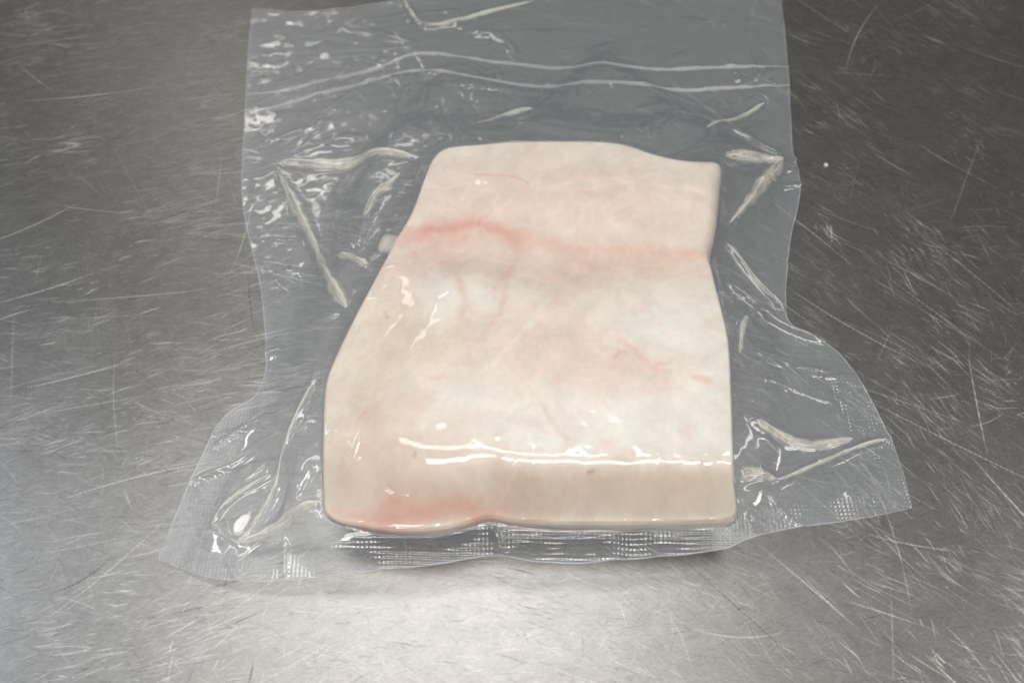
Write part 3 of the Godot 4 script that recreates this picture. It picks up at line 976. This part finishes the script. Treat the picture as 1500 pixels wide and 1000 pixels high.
func build_bag() -> void:
	left_edge = curve([-150.6, -226.5, -143.6, -172.6, -138, -136.5, -134.1, -108.2, -129.1, -79.7, -124.3, -61.6, -118.6, -45.2, -111.7, -25.8, -106.9, -8.2, -103.6, 8.6, -102.3, 21.3, -104.9, 31.1, -113.4, 36.2, -118.9, 43.4, -121.9, 55.4, -125.2, 68, -128, 80.5, -130.8, 96.8], 400)
	right_edge = curve([156.9, -233, 153.3, -201.7, 148.3, -165.8, 143.1, -132.8, 138.6, -106.1, 137.6, -87.9, 135.7, -75.9, 131.4, -61.9, 126.4, -48.4, 121.4, -29.6, 117.8, -12.9, 116.9, -3.2, 121.5, 3, 128.7, 9.4, 134.1, 17.6, 138.4, 29.7, 141.6, 42.3, 144.2, 56.4, 144.6, 70.2, 143.9, 83.6], 400)
	front_edge = curve([-130.8, 96.8, -120.7, 100.5, -110.7, 103.9, -99.9, 105.9, -89.5, 106.8, -72.2, 106.4, -52.7, 105.4, -35.9, 104.6, -21.6, 102.7, -8.4, 100.9, 7.2, 102.4, 24, 102.8, 43.2, 101.4, 60.2, 100.4, 74.7, 98.8, 81.8, 95.8, 89.2, 93.4, 98.9, 91.2, 113.8, 89.2, 128.9, 86.9, 143.9, 83.6], 400)
	back_edge = curve([-150.6, -226.5, -137.6, -224, -121.6, -222.1, -98.4, -224.6, -75.1, -228.4, -59.6, -233, -28, -238.2, 20, -240.8, 80.2, -240.8, 123.9, -238.2, 156.9, -233], 400)
	var bag := thing("vacuum_bag", "clear plastic vacuum bag with embossed sealed edges around the fish fillet", "vacuum bag")
	var film := film_material(0.088, 0.07)
	var side := 0.05
	var front := 0.974
	var high := 0.70      # above this the welded sides are as smooth as the rest
	part("upper_film", sheet(top_field, 0.0, 1.0, 0.0, high), film, bag)
	part("lower_film", sheet(bottom_field, 0.0, 1.0, 0.0, high), film, bag)
	part("upper_film", sheet(top_field, side, 1.0 - side, high, front), film, bag)
	part("lower_film", sheet(bottom_field, side, 1.0 - side, high, front), film, bag)
	var seal := film_material(0.085, 0.12)
	for layer in 2:
		for band in [[0.0, side, high, front], [1.0 - side, 1.0, high, front], [0.0, 1.0, front, 1.0]]:
			part("seal_strip", sheet(top_field, band[0], band[1], band[2], band[3], 0.0015, -0.0003 * layer), seal, bag)
	var line_mat := streak_material(Color(0.90, 0.91, 0.92), 0.55)
	part("seal_line", ribbon(rows_of([-140, -150.5, 3.2, -115.4, -154.3, 3.2, -91.2, -163, 3.3, -70.1, -173, 3.7, -52.3, -183.2, 3.7, -26.1, -180.9, 3.4, 3.7, -175.2, 3.3, 40.5, -170.7, 3.3, 77.2, -169.6, 3.7, 114.3, -171.8, 3.7, 150.1, -172.4, 3.7], 3), 0.0003, 0.12), line_mat, bag)
	part("seal_line", ribbon(rows_of([-137.6, -134.9, 3.2, -113.9, -143.7, 3.2, -83.1, -155.4, 3.3, -62.2, -166.3, 3.3, -47.8, -169, 3.3, -25.5, -161.9, 3.3, 10.8, -155.9, 3.3, 54, -152.7, 3.6, 90, -152.7, 3.6, 115.6, -155.4, 3.6, 147.2, -156.4, 3.6], 3), 0.0003, 0.12), line_mat, bag)
	var rim_mat := film_material(0.3, 0.2)
	for c in [left_edge, right_edge, front_edge, back_edge]:
		var rows := []
		for k in range(0, c.size(), 4):
			rows.append([c[k].x, c[k].y, 0.0005])
		part("cut_edge", ribbon(rows, 0.0001, 0.3), rim_mat, bag)
	var milk_and_glint := streak_material(Color(0.93, 0.92, 0.88), 0.70)  # one pale colour for milky folds and for painted highlights
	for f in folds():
		var o := part("fold", ribbon(rows_of(f[1], 3), 0.0004, 0.10), milk_and_glint, bag)
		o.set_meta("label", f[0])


func folds() -> Array:  # folds, plus some crease highlights laid on as thin pale bands
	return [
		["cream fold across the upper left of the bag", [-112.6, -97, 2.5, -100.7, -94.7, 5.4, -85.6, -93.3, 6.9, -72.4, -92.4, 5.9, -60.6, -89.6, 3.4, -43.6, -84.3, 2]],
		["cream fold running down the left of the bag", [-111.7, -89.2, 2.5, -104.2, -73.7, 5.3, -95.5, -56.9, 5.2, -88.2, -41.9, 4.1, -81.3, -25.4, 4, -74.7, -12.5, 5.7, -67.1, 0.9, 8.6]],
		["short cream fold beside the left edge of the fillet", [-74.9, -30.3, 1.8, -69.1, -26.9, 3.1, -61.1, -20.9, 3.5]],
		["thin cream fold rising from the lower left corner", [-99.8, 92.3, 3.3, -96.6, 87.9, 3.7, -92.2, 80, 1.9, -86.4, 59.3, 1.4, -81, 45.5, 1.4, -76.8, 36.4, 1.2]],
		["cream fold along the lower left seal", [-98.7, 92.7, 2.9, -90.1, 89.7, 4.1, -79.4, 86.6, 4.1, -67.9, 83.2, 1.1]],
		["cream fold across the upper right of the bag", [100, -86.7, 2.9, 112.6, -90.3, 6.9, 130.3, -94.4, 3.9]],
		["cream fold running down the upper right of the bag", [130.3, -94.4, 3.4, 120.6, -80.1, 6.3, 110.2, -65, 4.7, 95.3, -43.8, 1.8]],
		["rounded pocket of juice with a pale painted reflection at the lower right of the fillet", [82.6, 73, 6.7, 89, 73.2, 6.3, 94.4, 75.1, 3]],  # the reflection in the juice is put in as pale colour
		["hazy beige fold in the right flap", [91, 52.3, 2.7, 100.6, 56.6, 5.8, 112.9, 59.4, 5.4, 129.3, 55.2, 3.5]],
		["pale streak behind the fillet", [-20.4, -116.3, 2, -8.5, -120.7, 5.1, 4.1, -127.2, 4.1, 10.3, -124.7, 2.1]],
		["thin painted highlight on a crease running to the right sealed edge", [91.6, 76.1, 0.9, 97.5, 73.4, 1.5, 105.6, 70.2, 1.7, 116.6, 65.5, 1.7, 129.4, 59.7, 1.7, 141.9, 55.7, 1.9]],
		["thin highlight painted on a crease right of the fillet's notch", [92.2, -32.6, 0.9, 97.3, -28, 1.8, 103.6, -20.5, 1.8, 111.1, -12.5, 1.8, 116, -7.5, 1.3]],
		["curved painted highlight across the lower left seal", [-125.5, 65.6, 1.2, -118.9, 61.9, 1.6, -110.2, 59, 1.4, -101.8, 54, 1.2, -95.4, 52, 1.2, -88.8, 51.4, 0.9]],
		["thin painted highlight near the lower left corner", [-111.2, 85.5, 1.1, -109.1, 79.6, 1.3, -104.2, 74.2, 1.2, -98.6, 69.5, 1.2, -92.7, 65.6, 0.9]],
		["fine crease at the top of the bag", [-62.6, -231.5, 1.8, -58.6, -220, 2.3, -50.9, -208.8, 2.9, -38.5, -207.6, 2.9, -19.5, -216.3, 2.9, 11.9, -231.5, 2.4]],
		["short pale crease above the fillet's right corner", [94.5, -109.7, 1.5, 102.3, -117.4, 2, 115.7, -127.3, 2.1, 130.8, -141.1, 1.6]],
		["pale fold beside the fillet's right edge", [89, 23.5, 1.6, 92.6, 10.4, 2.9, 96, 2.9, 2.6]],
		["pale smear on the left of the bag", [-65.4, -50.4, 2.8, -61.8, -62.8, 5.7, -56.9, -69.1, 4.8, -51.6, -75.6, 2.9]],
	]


func build_small_things() -> void:
	# a pale sliver that shows beside the fillet's left edge
	var pos := PackedVector3Array()
	var c := Vector3(-0.0552, 0.011, -0.0454)
	var st := SurfaceTool.new()
	st.begin(Mesh.PRIMITIVE_TRIANGLES)
	var ball := SphereMesh.new()
	ball.radius = 0.5
	ball.height = 1.0
	ball.radial_segments = 32
	ball.rings = 16
	var a := ball.get_mesh_arrays()
	var v: PackedVector3Array = a[Mesh.ARRAY_VERTEX]
	for i in v.size():
		var p := v[i] * 2.0
		var q := Vector3(signf(p.x) * pow(absf(p.x), 0.55), p.y, signf(p.z) * pow(absf(p.z), 0.55))
		v[i] = Vector3(q.x * 0.0050, q.y * 0.0014, q.z * 0.0055)
	a[Mesh.ARRAY_VERTEX] = v
	var m := ArrayMesh.new()
	m.add_surface_from_arrays(Mesh.PRIMITIVE_TRIANGLES, a)
	var t := thing("pale_scrap", "small rounded white scrap showing beside the left edge of the fillet", "fish scrap", c)
	t.rotation_degrees.y = -12
	part("flesh", m, flat_material(Color("f0e8dc"), 0.4), t)  # one plain off-white for the whole piece
	var d := SphereMesh.new()
	d.radius = 0.0011
	d.height = 0.0012
	d.is_hemisphere = true
	var w := flat_material(Color(0.85, 0.85, 0.83), 0.15)
	var drop := thing("droplet", "tiny pale droplet on the bare steel right of the bag", "droplet", Vector3(0.1583, 0, -0.1059))
	part("bead", d, w, drop)
